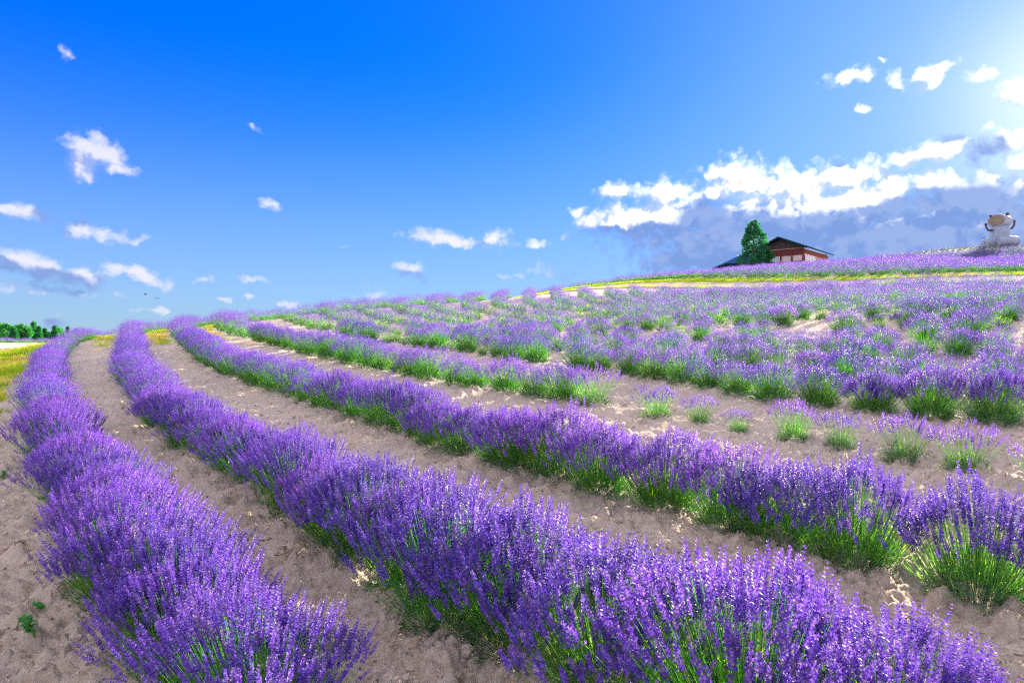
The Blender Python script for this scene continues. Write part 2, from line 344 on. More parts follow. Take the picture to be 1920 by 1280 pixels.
# ------------------------------------------------------------------ ground
def soil_relief(x, y):
    r = np.hypot(x, y); k = np.clip(1-(r-12)/30, 0, 1)
    z = (fbm(x*1.3, y*1.3, 3, 3)-.5)*.10
    k = k*np.clip(.35+1.5*fbm(x*.8+9, y*.8, 3, 41), .3, 1.6)
    cl = fbm(x*6, y*6, 5, 11, .62); z = z+np.maximum(cl-.48, 0)*.28*k
    z = z+(fbm(x*20, y*20, 4, 21, .7)-.5)*.085*np.clip(1-(r-8)/9, 0, 1)
    c2 = vnoise(x*11+3, y*11, 31); z = z+np.maximum(c2-.78, 0)*.16*np.clip(1-(r-9)/10, 0, 1)
    return z
def ground():
    th_in = np.arange(-.72, .7201, .0045); th_out = np.arange(.72, 2*math.pi-.72, .06)[1:]
    th = np.r_[th_in, th_out]
    rr = [.6, 1.2, 1.8, 2.3]
    while rr[-1] < 190: rr.append(rr[-1]*1.0056)
    while rr[-1] < 7000: rr.append(rr[-1]*1.12)
    rr = np.array(rr); T, Q = np.meshgrid(th, rr); x = (Q*np.sin(T)).ravel(); y = (Q*np.cos(T)).ravel()
    z = H(x, y)+soil_relief(x, y)
    near = np.hypot(x, y) < 24; d = np.full(len(x), 9.); d[near] = rowdist(x[near], y[near])
    z += .06*np.exp(-(d/.45)**2)
    nr, nt = len(rr), len(th)
    i = np.arange(nr-1)[:, None]*nt; j = np.arange(nt)[None]; j2 = (j+1) % nt
    f = np.stack([i+j, i+j2, i+nt+j2, i+nt+j], -1).reshape(-1, 4)
    v = np.c_[x, y, z]; v = np.vstack([v, [0, 0, float(H(0., 0.))]])
    me = mesh('ground', v, f[:, ::-1], [], smooth=True)
    return me
m, t = material('sandy_soil')
co = t.add('ShaderNodeTexCoord').outputs['Object']
na = t.noise(co, .9, 5, .6); nb = t.noise(co, 14, 8, .7); nc = t.noise(co, 90, 4, .7); nd = t.noise(co, 3.2, 6, .6)
c = t.ramp(nb.outputs['Fac'], [(.25,(.45,.33,.24)),(.5,(.68,.54,.42)),(.75,(.80,.67,.54))])
c = t.mix(t.math('MULTIPLY', t.smooth(na.outputs['Fac'], .45, .65), .35), c, (.46,.40,.34,1))
c = t.mix(t.math('MULTIPLY', t.smooth(nd.outputs['Fac'], .58, .70), .45), c, (.25,.17,.10,1))
c = t.mix(t.math('MULTIPLY', t.smooth(nc.outputs['Fac'], .60, .72), .5), c, (.17,.12,.09,1))
p = t.add('ShaderNodeBsdfPrincipled'); t.put(p.inputs['Base Color'], c); p.inputs['Roughness'].default_value = .95; p.inputs['Specular IOR Level'].default_value = .1
b = t.add('ShaderNodeBump'); b.inputs['Strength'].default_value = .9; b.inputs['Distance'].default_value = .035
nh = t.noise(co, 26, 10, .72)
t.put(b.inputs['Height'], t.math('ADD', nh.outputs['Fac'], t.math('MULTIPLY', nc.outputs['Fac'], .35))); t.l.new(b.outputs[0], p.inputs['Normal'])
t.l.new(p.outputs[0], t.out.inputs[0]); M['soil'] = m
gm = ground(); gm.materials.append(M['soil'])
obj('ground', gm, kind='structure')

def strip(name, a, b, n, mt, lift=.04, across=6):
    """draped sheet between two ground polylines"""
    A_ = spline(a, .5); B_ = spline(b, .5)
    s = np.linspace(0, 1, n); A2 = np.c_[[np.interp(s, np.linspace(0, 1, len(A_)), A_[:, k]) for k in (0, 1)]].T; B2 = np.c_[[np.interp(s, np.linspace(0, 1, len(B_)), B_[:, k]) for k in (0, 1)]].T
    q = np.linspace(0, 1, across)[None, :, None]; g = (A2[:, None]*(1-q)+B2[:, None]*q); x, y = g[..., 0].ravel(), g[..., 1].ravel()
    z = H(x, y)+(fbm(x*1.3, y*1.3, 3, 3)-.5)*.10+lift
    i = np.arange(n-1)[:, None]*across; j = np.arange(across-1)[None]
    f = np.stack([i+j, i+j+1, i+across+j+1, i+across+j], -1).reshape(-1, 4)
    me = mesh(name, np.c_[x, y, z], f, [mt], smooth=True)
    if me.polygons[0].normal.z < 0: me.flip_normals()
    return obj(name, me, kind='structure')
M['gravel'] = plain('pale_gravel', (.50,.42,.36), .95, .15, 1.2, .5, .1, cols=[(.3,(.28,.22,.17)),(.55,(.37,.30,.24)),(.75,(.43,.36,.31))], bscale=25)
M['dirtpath'] = plain('dry_path', (.62,.50,.26), .95, .15, .8, .3, .1, cols=[(.3,(.42,.40,.12)),(.5,(.46,.42,.13)),(.75,(.52,.44,.24))], bscale=9)
M['verge'] = plain('verge_turf', (.4,.38,.1), .95, .2, .8, .3, .1, cols=[(.34,(.48,.64,.04)),(.50,(.80,.76,.08)),(.6,(.72,.58,.22)),(.75,(.70,.58,.36))], bscale=9)
strip('verge', [(-8.6,11),(-11.0,14.6),(-13.9,19.2),(-16.6,23.6),(-20.6,30),(-23.8,38),(-25,42)], [(-15.5,10),(-17,14),(-18.8,18),(-22.2,26),(-26.2,35),(-29,40),(-30.5,43)], 160, M['verge'], .03, 20)
strip('road', [(-13,4),(-15,9.5),(-16.6,14),(-18.6,18),(-21.8,26),(-25.8,35),(-31,46),(-36.5,58),(-50,90)], [(-24,4),(-24.5,9.5),(-26,13),(-29,20.5),(-34,28.5),(-39,37),(-44,46),(-49,58),(-62,90)], 160, M['gravel'], .06, 12)
pf = [tuple(q) for q in PATHF]
strip('hill_path', [(x, y+.9) for x, y in pf], [(x+3.3, y+6.4) for x, y in pf], 160, M['dirtpath'], .07, 16)

# ------------------------------------------------------------------ lavender bushes
def frames(d, twist):
    """orthonormal frames for directions d (n,3)"""
    d = d/np.linalg.norm(d, axis=1)[:, None]
    up = np.where(np.abs(d[:, 2:3]) > .9, np.array([[1., 0, 0]]), np.array([[0, 0, 1.]]))
    a = np.cross(up, d); a /= np.linalg.norm(a, axis=1)[:, None]; b = np.cross(d, a)
    c, s = np.cos(twist)[:, None], np.sin(twist)[:, None]
    return a*c+b*s, -a*s+b*c, d
def spike_template(seed, whorls=7, petals=6, hi=True):
    """a flower spike, base at the origin, growing along +z, about 11 cm: whorls of florets"""
    r = np.random.default_rng(seed); v = []; mi = []
    zs = [-.016] if hi else []
    zs += list(np.linspace(.012, .100, whorls))
    for k, z in enumerate(zs):
        q = max(0, (z)/.1); rad = .0115*(1-.45*q**2)*(.8 if z < 0 else 1)*r.uniform(.85, 1.15)
        n = petals if z >= 0 else petals-2
        for j in range(n):
            a = 2*math.pi*(j+r.uniform(-.3, .3))/n+k*.7
            ca, sa = math.cos(a), math.sin(a); o = np.array([ca*rad*.25, sa*rad*.25, z+r.uniform(-.003, .003)])
            out = np.array([ca, sa, r.uniform(.35, 1.1)]); out /= np.linalg.norm(out); side = np.array([-sa, ca, r.uniform(-.5, .5)])
            L = rad*r.uniform(.95, 1.45)*(1 if hi else 1.15); wd = L*.42*(1 if hi else 1.3)
            tip = o+out*L; mid = o+out*L*.62
            v += [o, mid+side*wd, tip+np.array([0, 0, .001]), mid-side*wd]
            mi.append(0 if r.random() < .85 else 1)
    o = np.array([0, 0, zs[-1]])
    v += [o+(-.003, 0, 0), o+(0, .003, .003), o+(.003, 0, .014), o+(0, -.003, .004)]; mi.append(0)
    v = np.array(v); return v, np.arange(len(v)).reshape(-1, 4), np.array(mi)
SPK = [spike_template(s) for s in range(7)]
SPK[5] = SPK[5][:2]+((np.random.default_rng(1).random(len(SPK[5][2])) < .75).astype(int),)      # a fading head
SPL = [spike_template(s, 4, 3, False) for s in range(4)]
SPF = [spike_template(s, 2, 3, False) for s in range(4)]
def place_templates(tm, pos, d, scale, r):
    V, F, I = [], [], []; o = 0
    A_, B_, D_ = frames(d, r.uniform(0, 6.28, len(d))); which = r.integers(0, len(tm), len(d))
    for k, (v, f, mi) in enumerate(tm):
        s = np.where(which == k)[0]
        if not len(s): continue
        q = pos[s, None]+scale[s, None, None]*(v[None, :, 0:1]*A_[s, None]+v[None, :, 1:2]*B_[s, None]+v[None, :, 2:3]*D_[s, None])
        V.append(q.reshape(-1, 3)); F.append((f[None]+(np.arange(len(s))*len(v))[:, None, None]+o).reshape(-1, 4)); I.append(np.tile(mi, len(s))); o += len(s)*len(v)
    return np.vstack(V), np.vstack(F), np.concatenate(I)
def dome_dirs(n, r, lo=.12, hi=1.0, lean=0.):
    a = r.uniform(0, 2*math.pi, n); c = r.uniform(lo, hi, n); s = np.sqrt(1-c*c)
    return np.c_[np.cos(a)*s, np.sin(a)*s, c]
def stems(p0, p1, w_, r, nseg=3, bow=.1):
    """thin three-sided stems from p0 to p1, bending upward"""
    n = len(p0); ts = np.linspace(0, 1, nseg+1); L = np.linalg.norm(p1-p0, axis=1)[:, None]
    pts = [p0+(p1-p0)*t_-np.array([0, 0, 1.])*L*bow*4*t_*(1-t_)*.5 for t_ in ts]
    a, b, d = frames(p1-p0, r.uniform(0, 6, n)); ring = []
    for k, p_ in enumerate(pts):
        ww = w_*(1-.35*k/nseg)
        for q in range(3): ring.append(p_+ww*(math.cos(q*2.094)*a+math.sin(q*2.094)*b))
    V = np.stack(ring, 1); nv = V.shape[1]; f = []
    for k in range(nseg):
        for q in range(3): f.append((k*3+q, k*3+(q+1) % 3, k*3+3+(q+1) % 3, k*3+3+q))
    f = np.array(f); F = (f[None]+(np.arange(n)*nv)[:, None, None]).reshape(-1, 4)
    return V.reshape(-1, 3), F
def leaves(pos, d, L, wd, r):
    a, b, d = frames(d, r.uniform(0, 6.28, len(d))); L = L[:, None]; wd = wd[:, None]
    curl = b*L*r.uniform(-.18, .18, (len(d), 1))
    V = np.stack([pos, pos+d*L*.5+a*wd+curl*.5, pos+d*L+curl*1.6, pos+d*L*.5-a*wd+curl*.5], 1)
    return V.reshape(-1, 3), np.arange(len(pos)*4).reshape(-1, 4)
def cat(parts):
    V, F, I = [], [], []; o = 0
    for v, f, mi in parts:
        V.append(v); F.append(f+o); I.append(np.broadcast_to(mi, len(f)).copy() if np.ndim(mi) == 0 else mi); o += len(v)
    return np.vstack(V), np.vstack(F), np.concatenate(I)
def lavender(seed, n_sp=560, n_leaf=2600, kind='full', lod=0):
    """returns {'flower_spikes', 'flower_stems', 'foliage'} meshes of one bush, radius about .5 m, height about .72 m"""
    r = np.random.default_rng(seed)
    fr, fh = {'full': (.40, .36), 'sparse': (.33, .31), 'green': (.38, .38), 'mound': (.40, .37)}[kind]
    lump = r.uniform(0, 6.28, 4); lumpa = r.uniform(.05, .13, 4)
    def lobes(d): 
        a = np.arctan2(d[:, 1], d[:, 0]); return 1+sum(lumpa[k]*np.sin((k+1)*a+lump[k]) for k in range(4))
    # foliage shoots
    ns = max(60, n_leaf//14); sd = dome_dirs(ns, r, .02); rr_ = r.uniform(.35, 1., ns)**.5*lobes(sd)
    tipp = sd*np.c_[[fr*rr_, fr*rr_, fh*rr_]].T+np.array([0, 0, .03]); sbase = tipp*np.array([.25, .25, .05])
    k = np.repeat(np.arange(ns), 14 if n_leaf > 600 else max(3, n_leaf//ns)); q = r.uniform(.45, 1.05, len(k))[:, None]
    lp = sbase[k]*(1-q)+tipp[k]*q+r.normal(0, .008, (len(k), 3)); lp[:, 2] = np.maximum(lp[:, 2], .0)
    ld = (tipp-sbase)[k]; ld = ld/np.linalg.norm(ld, axis=1)[:, None]+r.normal(0, .75, (len(k), 3)); ld[:, 2] = np.abs(ld[:, 2])+.1
    big = 1. if lod == 0 else (1.6 if lod == 1 else 2.6)
    lv, lf = leaves(lp, ld, r.uniform(.03, .055, len(k))*big**.7, r.uniform(.0022, .0036, len(k))*big, r)
    dryness = .04 if kind != 'sparse' else .12
    sh = lp[:, 2]/(fh+.03); pn = .03+.38*np.clip(sh-.35, 0, 1)  # fewer bright leaves low down: shaded blue-green side painted by leaf mix
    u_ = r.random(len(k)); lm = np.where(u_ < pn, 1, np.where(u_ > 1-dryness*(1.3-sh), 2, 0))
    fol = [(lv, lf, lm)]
    # long flowerless shoots, bright
    nn = {'full': 420, 'sparse': 300, 'green': 420, 'mound': 520}[kind]//(1 if lod == 0 else 2 if lod == 1 else 5)
    dd = dome_dirs(nn, r, .30); st = dd*np.array([fr, fr, fh])*r.uniform(.7, 1., (nn, 1)); dv = dd+np.array([0, 0, .7])
    v_, f_ = leaves(st, dv, r.uniform(.04, .13, nn), r.uniform(.0013, .0022, nn)*big, r); fol.append((v_, f_, (r.random(nn) < .36).astype(int)))
    if lod == 0:
        wn = 22; wa = r.uniform(0, 6.28, wn); p0 = np.c_[np.cos(wa)*.03, np.sin(wa)*.03, np.full(wn, -.02)]
        p1 = np.c_[np.cos(wa)*r.uniform(.12, .3, wn), np.sin(wa)*r.uniform(.12, .3, wn), r.uniform(.03, .2, wn)]
        v_, f_ = stems(p0, p1, .004, r, 2, .25); fol.append((v_, f_, 3))
    # flower spikes
    lo = {'full': .26, 'sparse': .45, 'green': .6, 'mound': .27}[kind]
    d = dome_dirs(n_sp, r, lo)
    d[:, :2] *= (1.+.12*r.normal(size=(n_sp, 1)))
    lb = lobes(d)[:, None]
    base = d*np.array([fr*.6, fr*.6, fh*.6])*r.uniform(.6, 1., (n_sp, 1))
    top = d*np.array([.47, .47, .37])*lb*r.uniform(.86, 1.08, (n_sp, 1))+np.array([0, 0, .24 if kind == 'full' else .27])
    low = d[:, 2:3] < .42; top[:, 2:3] -= np.where(low, (.42-d[:, 2:3])*.32, 0)
    top[:, 2] = np.maximum(top[:, 2], .05)
    sdv = (top-base)/np.linalg.norm(top-base, axis=1)[:, None]+np.array([.02, .0, .42])+r.normal(0, .10, (n_sp, 3))
    scl = r.uniform(.72, 1.2, n_sp)
    tm = (SPK, SPL, SPF)[lod]
    sv, sf, si = place_templates(tm, top, sdv, scl*(1, 1.12, 1.5)[lod], r)
    if lod < 2:
        tv, tf_ = stems(base, top, .0016 if lod == 0 else .0022, r, 3 if lod == 0 else 1)
    else: tv, tf_ = stems(base[::3], top[::3], .004, r, 1)
    mats_f = [M['leaf'], M['sunlit_newleaf'], M['dryleaf'], M['wood']]
    core = place_templates(tm, top[70:], sdv[70:], scl[70:], r) if lod == 0 and kind == 'full' else None
    res = {'core': core, 'spikes': (sv, sf, si), 'stems': (tv, tf_, 0), 'fol': cat(fol), 'sp_pos': top, 'sp_dir': sdv, 'sp_scl': scl}
    return res
MF = [M['floret'], M['calyx']]; ML = [M['leaf'], M['sunlit_newleaf'], M['dryleaf'], M['wood']]
def bush_meshes(seed, kind, n_sp, n_leaf, lod, split=True):
    b_ = lavender(seed, n_sp, n_leaf, kind, lod)
    if split:
        return {'core': mesh('flower_spikes', *b_['core'][:2], MF, b_['core'][2]) if b_['core'] else None, 'pos': (b_['sp_pos'][:70], b_['sp_dir'][:70], b_['sp_scl'][:70]),
                'flower_spikes': mesh('flower_spikes', *b_['spikes'][:2], MF, b_['spikes'][2]),
                'flower_stems': mesh('flower_stems', *b_['stems'][:2], [M['stem']]),
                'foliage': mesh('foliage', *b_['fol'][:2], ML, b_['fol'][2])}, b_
    sv, sf, si = b_['spikes']; tv, tf_, _ = b_['stems']; fv, ff, fi = b_['fol']
    V, F, I = cat([(sv, sf, si), (tv, tf_, 2), (fv, ff, fi+3)])
    return {'one': mesh('lavender', V, F, MF+[M['stem']]+ML, I)}, b_
VAR = {}
for kind, n, sp, lf in (('full', 9, 620, 3000), ('sparse', 3, 130, 2000), ('green', 2, 60, 3000), ('mound', 4, 460, 3400)):
    VAR[kind] = [bush_meshes(100+i*7+len(kind), kind, sp, lf, 0)[0] for i in range(n)]
for kind, n, sp, lf in (('full', 4, 420, 1000), ('sparse', 3, 120, 800), ('green', 2, 60, 1100), ('mound', 4, 360, 1400)):
    VAR[kind+'_mid'] = [bush_meshes(300+i*7+len(kind), kind, sp, lf, 1)[0] for i in range(n)]
for kind, n, sp, lf in (('full', 4, 190, 340), ('sparse', 3, 70, 240), ('green', 2, 30, 400), ('mound', 3, 170, 480)):
    VAR[kind+'_far'] = [bush_meshes(500+i*7+len(kind), kind, sp, lf, 2, False)[0] for i in range(n)]

# where every bush of the lower field stands
plants = []      # row, index, x, y, kind, scale
def prob(row, x, y):
    """how the rows thin out: (missing, sparse, green)"""
    if row in 'AB': return (0, .0, .0)
    if row == 'C': return (0, .0, .0)
    if row == 'D':
        if y < 11.4: return (.25, 1., 0)
        if y < 12.8: return (.0, .55, .0)
        return (0, .06, .03)
    g = float(vnoise(np.array([x*.13]), np.array([y*.13]), 5)[0])
    if row == 'E' and y > 26: return (.45, .35, .1)
    if row == 'E' and y < 15.5: return (.04, .12, .06)
    return (.04+.30*max(0, g-.62)*2.6, .12+.5*max(0, g-.55), .06+.12*g)
for row, c in ROWS:
    step = {'A': .54, 'B': .55, 'C': .62, 'D': .74, 'E': .80}.get(row, .80)
    n = int(len(c)*.05/step)
    for i in range(n):
        s = (i+rng.uniform(.38, .62))*step; q = c[min(len(c)-1, int(s/.05))]
        x, y = q+rng.normal(0, .05, 2)
        if y > 60 and row in 'ABCDE': continue
        if row not in 'ABCDE' and (below_path(x, y, .0) < 0 or y < 6 or x > 60 or x < -12): continue
        mi_, sp_, gr_ = prob(row, x, y); u_ = rng.random()
        if u_ < mi_: continue
        u_ = rng.random(); kind = 'sparse' if u_ < sp_ else 'green' if u_ < sp_+gr_ else 'full'
        if kind == 'full' and (row not in 'ABCD' and rng.random() < .50 or row == 'C' and rng.random() < .45 or row == 'B' and rng.random() < .12 or row == 'D' and rng.random() < .5): kind = 'mound'
        s_ = rng.uniform(.88, 1.12)
        if row in 'ABC': s_ = {'A': .83, 'B': .99 if y < 4.6 else .91, 'C': .97 if y < 8 else .93}[row]*rng.uniform(.92, 1.1)
        if row[0] == 'F': s_ *= .97
        if kind == 'sparse': s_ *= rng.uniform(.5, .85) if row == 'D' and y < 11.4 else rng.uniform(.65, 1.)
        plants.append([row, x, y, kind, s_])
# keep rows from running into one another where the offsets crowd
kept = []; cell = {}
for p_ in plants:
    k_ = (int(p_[1]//.8), int(p_[2]//.8)); bad = False
    for a in (-1, 0, 1):
        for b_ in (-1, 0, 1):
            for o_ in cell.get((k_[0]+a, k_[1]+b_), ()):
                if o_[0] != p_[0] and (o_[1]-p_[1])**2+(o_[2]-p_[2])**2 < .62: bad = True
    if not bad: kept.append(p_); cell.setdefault(k_, []).append(p_)
plants = kept
def visible(x, y, pad=.8):
    return y > 1.8 and abs(x) < y*.75+pad
vis = [p_ for p_ in plants if visible(p_[1], p_[2])]
px = np.array([p_[1] for p_ in vis]); py = np.array([p_[2] for p_ in vis]); pz = H(px, py)+.02
for p_, z in zip(vis, pz): p_.append(float(z))
order = sorted(range(len(vis)), key=lambda i: math.hypot(vis[i][1], vis[i][2]))
single = set(order[:300])
RN = {'A': 'leftmost curved row', 'B': 'second curved row from the left', 'C': 'third curved row from the left', 'D': 'fourth row, beside the bare soil', 'E': 'row of rounded bushes'}
def ordinal(n):
    w_ = ['nearest','second','third','fourth','fifth','sixth','seventh','eighth','ninth','tenth','eleventh','twelfth']
    return w_[n] if n < 12 else '%d%s' % (n+1, 'th' if 10 < (n+1) % 100 < 20 else {1:'st',2:'nd',3:'rd'}.get((n+1) % 10, 'th'))
# twelve farther bushes also stand as objects of their own; the mass behind them repeats their meshes
KI = {'full': (0, 4), 'sparse': (4, 3), 'green': (7, 2), 'mound': (9, 3)}
PROTO = {}; slot = 0
for kind in ('full', 'sparse', 'green', 'mound'):
    for ms in VAR[kind+'_far']:
        i = next(j for j in order[300:] if vis[j][3] == kind and j not in PROTO); PROTO[i] = (slot, ms['one']); slot += 1
far_proto = [None]*slot
byrow = {}
for i in range(len(vis)):
    if i in single or i in PROTO: byrow.setdefault(vis[i][0], []).append(i)
far_pts = []
near_ids = [i for i in order if vis[i][3] == 'full'][:13]
nsp = 0
spk_mesh = [mesh('flower_spike', v, f, MF, mi_) for v, f, mi_ in SPK]
def ang(p_): return math.hypot(p_[1], p_[2])
for row, ids in byrow.items():
    ids.sort(key=lambda i: ang(vis[i]) if row in 'ABCD' else -vis[i][1]/max(vis[i][2], .1))
    for n_, i in enumerate(ids):
        _, x, y, kind, s_, z = vis[i]; d_ = ang(vis[i])
        rowname = RN.get(row) or ordinal(int(row[1:])).replace('nearest', 'first')+' row above the rounded bushes'
        look = {'full': 'full violet lavender bush', 'mound': 'violet topped green lavender bush', 'sparse': 'thin lavender bush with few spikes', 'green': 'mostly green lavender bush'}[kind]
        where = ordinal(n_)+(' along the ' if row in 'ABCD' else ' from right in the ')
        o = empty('lavender_bush', (x, y, z), look+', '+where+rowname, 'lavender bush', 'lavender bushes planted in curved rows', float(rng.uniform(0, 6.28)), (s_, s_, s_*float(rng.uniform(.92, 1.08))))
        o['label'] = ' '.join(o['label'].split()[:16])
        if i in PROTO:
            lb_, gp_ = o['label'], o['group']; bpy.data.objects.remove(o)
            o = obj('lavender_bush', PROTO[i][1], None, (x, y, z), label=lb_, category='lavender bush', group=gp_); o.scale = (s_,)*3
            far_proto[PROTO[i][0]] = o; continue
        lod = '' if d_ < 12 else '_mid'
        ms = VAR[kind+lod][int(rng.integers(0, len(VAR[kind+lod])))]
        solo = i in near_ids and ms['core'] is not None
        for part in ('flower_spikes', 'flower_stems', 'foliage'): obj(part, ms['core'] if solo and part == 'flower_spikes' else ms[part], o, kind='stuff')
        if solo:
            for q, d3, k3 in zip(*ms['pos']):
                so_ = obj('flower_spike', spk_mesh[nsp % 7], o, tuple(q)); nsp += 1
                so_.rotation_mode = 'QUATERNION'; so_.rotation_quaternion = Vector(d3).to_track_quat('Z', 'Y'); so_.scale = (float(k3),)*3
rest = [i for i in range(len(vis)) if i not in single and i not in PROTO]

# geometry nodes: scatter copies of real meshes
def scatter(name, P_, rot, scl, idx, protos, **props):
    me = bpy.data.meshes.new(name); me.vertices.add(len(P_)); me.vertices.foreach_set('co', np.asarray(P_, np.float32).ravel())
    a = me.attributes.new('rot', 'FLOAT_VECTOR', 'POINT'); a.data.foreach_set('vector', np.asarray(rot, np.float32).ravel())
    a = me.attributes.new('scl', 'FLOAT_VECTOR', 'POINT'); a.data.foreach_set('vector', np.asarray(scl, np.float32).ravel())
    a = me.attributes.new('idx', 'INT', 'POINT'); a.data.foreach_set('value', np.asarray(idx, np.int32).ravel())
    me.update(); o = obj(name, me, **props)
    g = bpy.data.node_groups.new(name, 'GeometryNodeTree')
    g.interface.new_socket('Geometry', in_out='INPUT', socket_type='NodeSocketGeometry'); g.interface.new_socket('Geometry', in_out='OUTPUT', socket_type='NodeSocketGeometry')
    t = NT(g); gi = t.add('NodeGroupInput'); go = t.add('NodeGroupOutput')
    jn = t.add('GeometryNodeJoinGeometry')
    for p_ in reversed(protos):      # links join in reverse order
        oi = t.add('GeometryNodeObjectInfo', transform_space='ORIGINAL'); oi.inputs['Object'].default_value = p_; oi.inputs['As Instance'].default_value = True
        t.l.new(oi.outputs['Geometry'], jn.inputs[0])
    ip = t.add('GeometryNodeInstanceOnPoints')
    def attr(n_, ty):
        k_ = t.add('GeometryNodeInputNamedAttribute', data_type=ty); k_.inputs['Name'].default_value = n_; return k_.outputs['Attribute']
    t.l.new(gi.outputs[0], ip.inputs['Points']); t.l.new(jn.outputs[0], ip.inputs['Instance'])
    ip.inputs['Pick Instance'].default_value = True
    t.l.new(attr('idx', 'INT'), ip.inputs['Instance Index'])
    e2r = t.add('FunctionNodeEulerToRotation'); t.l.new(attr('rot', 'FLOAT_VECTOR'), e2r.inputs[0]); t.l.new(e2r.outputs[0], ip.inputs['Rotation'])
    t.l.new(attr('scl', 'FLOAT_VECTOR'), ip.inputs['Scale']); t.l.new(ip.outputs[0], go.inputs[0])
    md = o.modifiers.new('scatter', 'NODES'); md.node_group = g
    return o
def mass(name, pts, kinds, scl, **props):
    n = len(pts); x, y = pts[:, 0], pts[:, 1]; z = H(x, y)+.0
    rot = np.zeros((n, 3)); rot[:, 2] = rng.uniform(0, 6.28, n)
    idx = [KI[k][0]+int(rng.integers(0, KI[k][1])) for k in kinds]
    s3 = np.c_[scl, scl, scl*rng.uniform(.85, 1.15, n)]
    return scatter(name, np.c_[x, y, z], rot, s3, idx, far_proto, **props)
mass('lavender_field', np.array([(vis[i][1], vis[i][2]) for i in rest]), [vis[i][3] for i in rest], np.array([vis[i][4] for i in rest])*1.05, kind='stuff', label='far lavender bushes covering the slope below the hill path', category='lavender field')
# the dense upper field, beyond the path
U = []; K = []; S = []
for k in range(80):
    for s in np.arange(-30, 90, .72):
        # rows run parallel to the path
        x = s; y0 = np.interp(x-3.5, PATHF[:, 0], PATHF[:, 1])+7.0
        y = y0+k*1.25+rng.normal(0, .12); x = x+rng.normal(0, .15)
        if y > 135 or x < -8 or x > y*.78+3 or x < y*.02: continue
        if 36 < x < 66 and y > 113: continue
        u_ = rng.random()
        U.append((x, y)); K.append('green' if u_ < (.75 if k == 0 else .05) else 'sparse' if u_ > .88 else 'full'); S.append(rng.uniform(.8, 1.1))
U = np.array(U)
far_strip = (U[:, 1] > 98) & (U[:, 0] > 42)      # paler, greener strip along the top
K = [('green' if (rng.random() < .40 and U[i, 1] < 105) else 'sparse' if rng.random() < .2 else 'mound') if far_strip[i] else k for i, k in enumerate(K)]
mass('upper_lavender_field', U, K, np.array(S)*np.where((U[:, 1] > 101) & (U[:, 0] > 62), .6, 1.), kind='stuff', label='dense lavender covering the hilltop beyond the green path', category='lavender field')
# strip of lavender far left beyond the road
xs = rng.uniform(-105, -50, 500); ys = 118+rng.uniform(-4, 6, 500)
mass('distant_lavender_strip', np.c_[xs, ys], ['full']*500, rng.uniform(.8, 1.1, 500), kind='stuff', label='thin strip of distant lavender before the far trees', category='lavender field')

# ------------------------------------------------------------------ grass
def tuft(seed, n, h, w_, spread, mt, loc, label):
    r = np.random.default_rng(seed); p0 = np.c_[r.normal(0, spread, n), r.normal(0, spread, n), np.zeros(n)]
    d = np.c_[r.normal(0, .5, n), r.normal(0, .5, n), np.full(n, 1.)]
    v, f = leaves(p0, d, r.uniform(.5, 1.1, n)*h, np.full(n, w_), r)
    o = obj('grass_tuft', mesh('grass_tuft', v, f, [mt]), None, loc, label=label, category='grass tuft')
    return o
def onground(x, y): return (x, y, float(H(np.array([x]), np.array([y]))[0]+soil_relief(np.array([x]), np.array([y]))[0]))
tufts = [tuft(1, 90, .16, .005, .12, M['grass'], onground(-9.2, 12.2), 'bright green grass tuft between the verge and the leftmost lavender row'),
         tuft(2, 70, .13, .005, .14, M['grass'], onground(-13.3, 18.2), 'yellow green grass tuft at the verge edge, farther along the leftmost row'),
         tuft(3, 70, .15, .004, .12, M['drygrass'], onground(-17.6, 25.2), 'dry straw coloured grass tuft on the verge by the road')]
def scatter_grass(name, n, fn, smin, smax, mix_, **props):
    pts = []
    while len(pts) < n:
        q = fn()
        if q is not None: pts.append(q)
    pts = np.array(pts); x, y = pts[:, 0], pts[:, 1]; z = H(x, y)+(fbm(x*1.3, y*1.3, 3, 3)-.5)*.10+.02
    rot = np.c_[rng.normal(0, .12, n), rng.normal(0, .12, n), rng.uniform(0, 6.28, n)]; s_ = rng.uniform(smin, smax, n)
    pt = fbm(x*.35, y*.35, 3, 77); idx = np.where(rng.random(n) < mix_+(pt-.5)*1.6, 2, rng.integers(0, 2, n))
    return scatter(name, np.c_[x, y, z], rot, np.c_[s_, s_, s_], idx, tufts, kind='stuff', **props)
VA = np.array([(-8.6,11),(-11.0,14.6),(-13.9,19.2),(-16.6,23.6),(-20.4,30),(-24,38),(-26,46),(-27.5,58)]); VB = np.array([(-15.5,10),(-17,14),(-18.8,18),(-22.2,26),(-26.2,35),(-29,40),(-31.5,46),(-37,58)])
def verge_pt():
    y = rng.uniform(10.5, 55); a = np.interp(y, VA[:, 1], VA[:, 0]); b = np.interp(y, VB[:, 1], VB[:, 0]); return (rng.uniform(b, a), y)
scatter_grass('verge_grass', 4200, verge_pt, .6, 1.3, .35, label='yellow green grass growing on the verge beside the road', category='grass')
def hp(o0, o1):
    def fn():
        x = rng.uniform(-2, 46); k = rng.uniform(o0, o1); return (x+k*.5, np.interp(x, PATHF[:, 0], PATHF[:, 1])+k)
    return fn
scatter_grass('path_grass', 9000, hp(4.6, 6.8), .5, 1.2, .12, label='bright green grass along the upper edge of the hill path', category='grass')
scatter_grass('lower_path_grass', 2600, hp(.2, 1.6), .5, 1.1, .35, label='yellow green grass along the lower edge of the hill path', category='grass')
def crest_pt():
    k = rng.integers(0, 3); y = rng.uniform(26, 40); c = [ROWS[k][1], ROWS[k+1][1]]
    a = [np.interp(y, q[:, 1], q[:, 0]) for q in c]; f = rng.uniform(.35, .7); return (a[0]*(1-f)+a[1]*f, y+0.)
